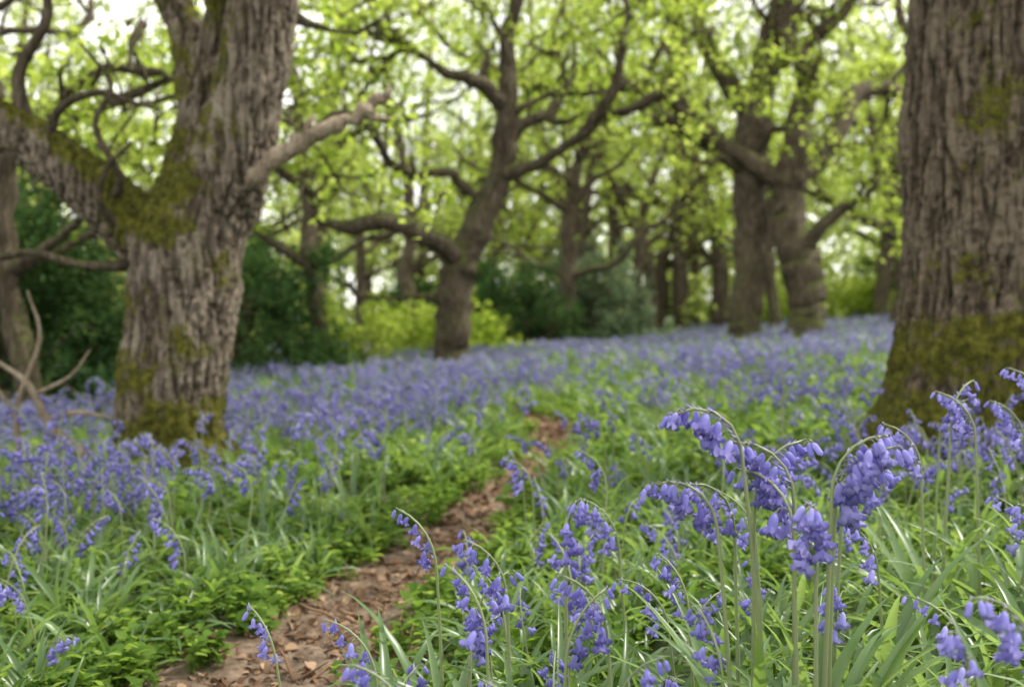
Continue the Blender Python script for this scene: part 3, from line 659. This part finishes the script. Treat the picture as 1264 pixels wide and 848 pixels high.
for i, (x, y, zt, az, ln, nb, dr) in enumerate(TALL):
    rng = np.random.RandomState(3000+i); z0 = float(ground_z(x, y)); mb = MB()
    tall = zt > .58 and y < 1.7
    bluebell(mb, (0,0,0), (zt-z0)*1.07, az, rng, nb=nb, lod=0, lean=ln, droop=dr, bl=.032 if tall else .026, head=.12)
    for q in range(8 if tall else 5): strap(mb, (rng.normal(0,.012), rng.normal(0,.012), -.01), rng.rand()*6.28, rng.uniform(.26,.44), rng.uniform(.006,.0105), rng, lift=rng.uniform(.7,1.3), seg=10, curl=rng.uniform(.5,1.4), mat=3)
    link(mb.mesh('bluebell', BM+[M_strap]), 'bluebell', loc=(x, y, z0))

tb = [curve_tube([(0,0,0,.03),(-.2,0,.16,.022),(-.29,-.05,.38,.016),(-.45,-.05,.5,.01)]), curve_tube([(-.22,0,.2,.02),(-.1,.05,.23,.014),(.1,.05,.2,.007)]), curve_tube([(-.27,0,.33,.012),(-.1,.0,.42,.008),(0,.0,.55,.005)]),
      curve_tube([(-.4,.1,-.1,.02),(-.42,.1,.25,.015),(-.3,.1,.6,.011),(-.36,.1,.85,.006)]), curve_tube([(-.41,.1,.2,.013),(-.6,.1,.42,.009),(-.85,.15,.5,.005)])]
link(tubes_mesh('fallen_branch', tb, M_dead, 0, 0), 'fallen_branch', loc=(-2.12, 5.0, .13))

# ------------------------------------------------------------------ light + sky
SUN_EL, SUN_AZ = math.radians(52), math.radians(74)
sd = Vector((math.sin(SUN_AZ)*math.cos(SUN_EL), math.cos(SUN_AZ)*math.cos(SUN_EL), math.sin(SUN_EL)))
sl = bpy.data.lights.new('sun', 'SUN'); sl.energy = 5; sl.angle = math.radians(.6); sl.color = (1, .94, .84)
so = bpy.data.objects.new('sun', sl); scene.collection.objects.link(so); so.rotation_euler = (-sd).to_track_quat('-Z', 'Y').to_euler(); so.location = (10, 10, 20)
w = bpy.data.worlds.new('World'); scene.world = w; w.use_nodes = True; nt = w.node_tree; nt.nodes.clear()
sk = nt.nodes.new('ShaderNodeTexSky'); sk.sky_type = 'NISHITA'; sk.sun_disc = False; sk.sun_elevation = SUN_EL; sk.sun_rotation = SUN_AZ; sk.dust_density = 4; sk.air_density = 1
tc = nt.nodes.new('ShaderNodeTexCoord'); cn = nt.nodes.new('ShaderNodeTexNoise'); cn.inputs['Scale'].default_value = 2.5; cn.inputs['Detail'].default_value = 5
nt.links.new(tc.outputs['Generated'], cn.inputs['Vector'])
cr = nt.nodes.new('ShaderNodeValToRGB'); cr.color_ramp.elements[0].position = .3; cr.color_ramp.elements[0].color = (.6,.6,.6,1); cr.color_ramp.elements[1].position = .6; cr.color_ramp.elements[1].color = (.95,.95,.95,1)
nt.links.new(cn.outputs['Fac'], cr.inputs[0])
mx = nt.nodes.new('ShaderNodeMix'); mx.data_type = 'RGBA'; nt.links.new(cr.outputs[0], mx.inputs[0]); nt.links.new(sk.outputs[0], mx.inputs[6]); mx.inputs[7].default_value = (16, 15.8, 15, 1)
bg = nt.nodes.new('ShaderNodeBackground'); bg.inputs[1].default_value = .15; wo = nt.nodes.new('ShaderNodeOutputWorld')
nt.links.new(mx.outputs[2], bg.inputs[0]); nt.links.new(bg.outputs[0], wo.inputs[0])

# ------------------------------------------------------------------ camera
cd = bpy.data.cameras.new('camera'); cam = bpy.data.objects.new('camera', cd); scene.collection.objects.link(cam)
cam.location = (0, 0, .85); cam.rotation_euler = (math.radians(90-1.58), 0, 0)
cd.lens = 35; cd.sensor_width = 36; cd.clip_start = .05; cd.clip_end = 1000
cd.dof.use_dof = True; cd.dof.focus_distance = 1.7; cd.dof.aperture_fstop = 2.9
scene.camera = cam
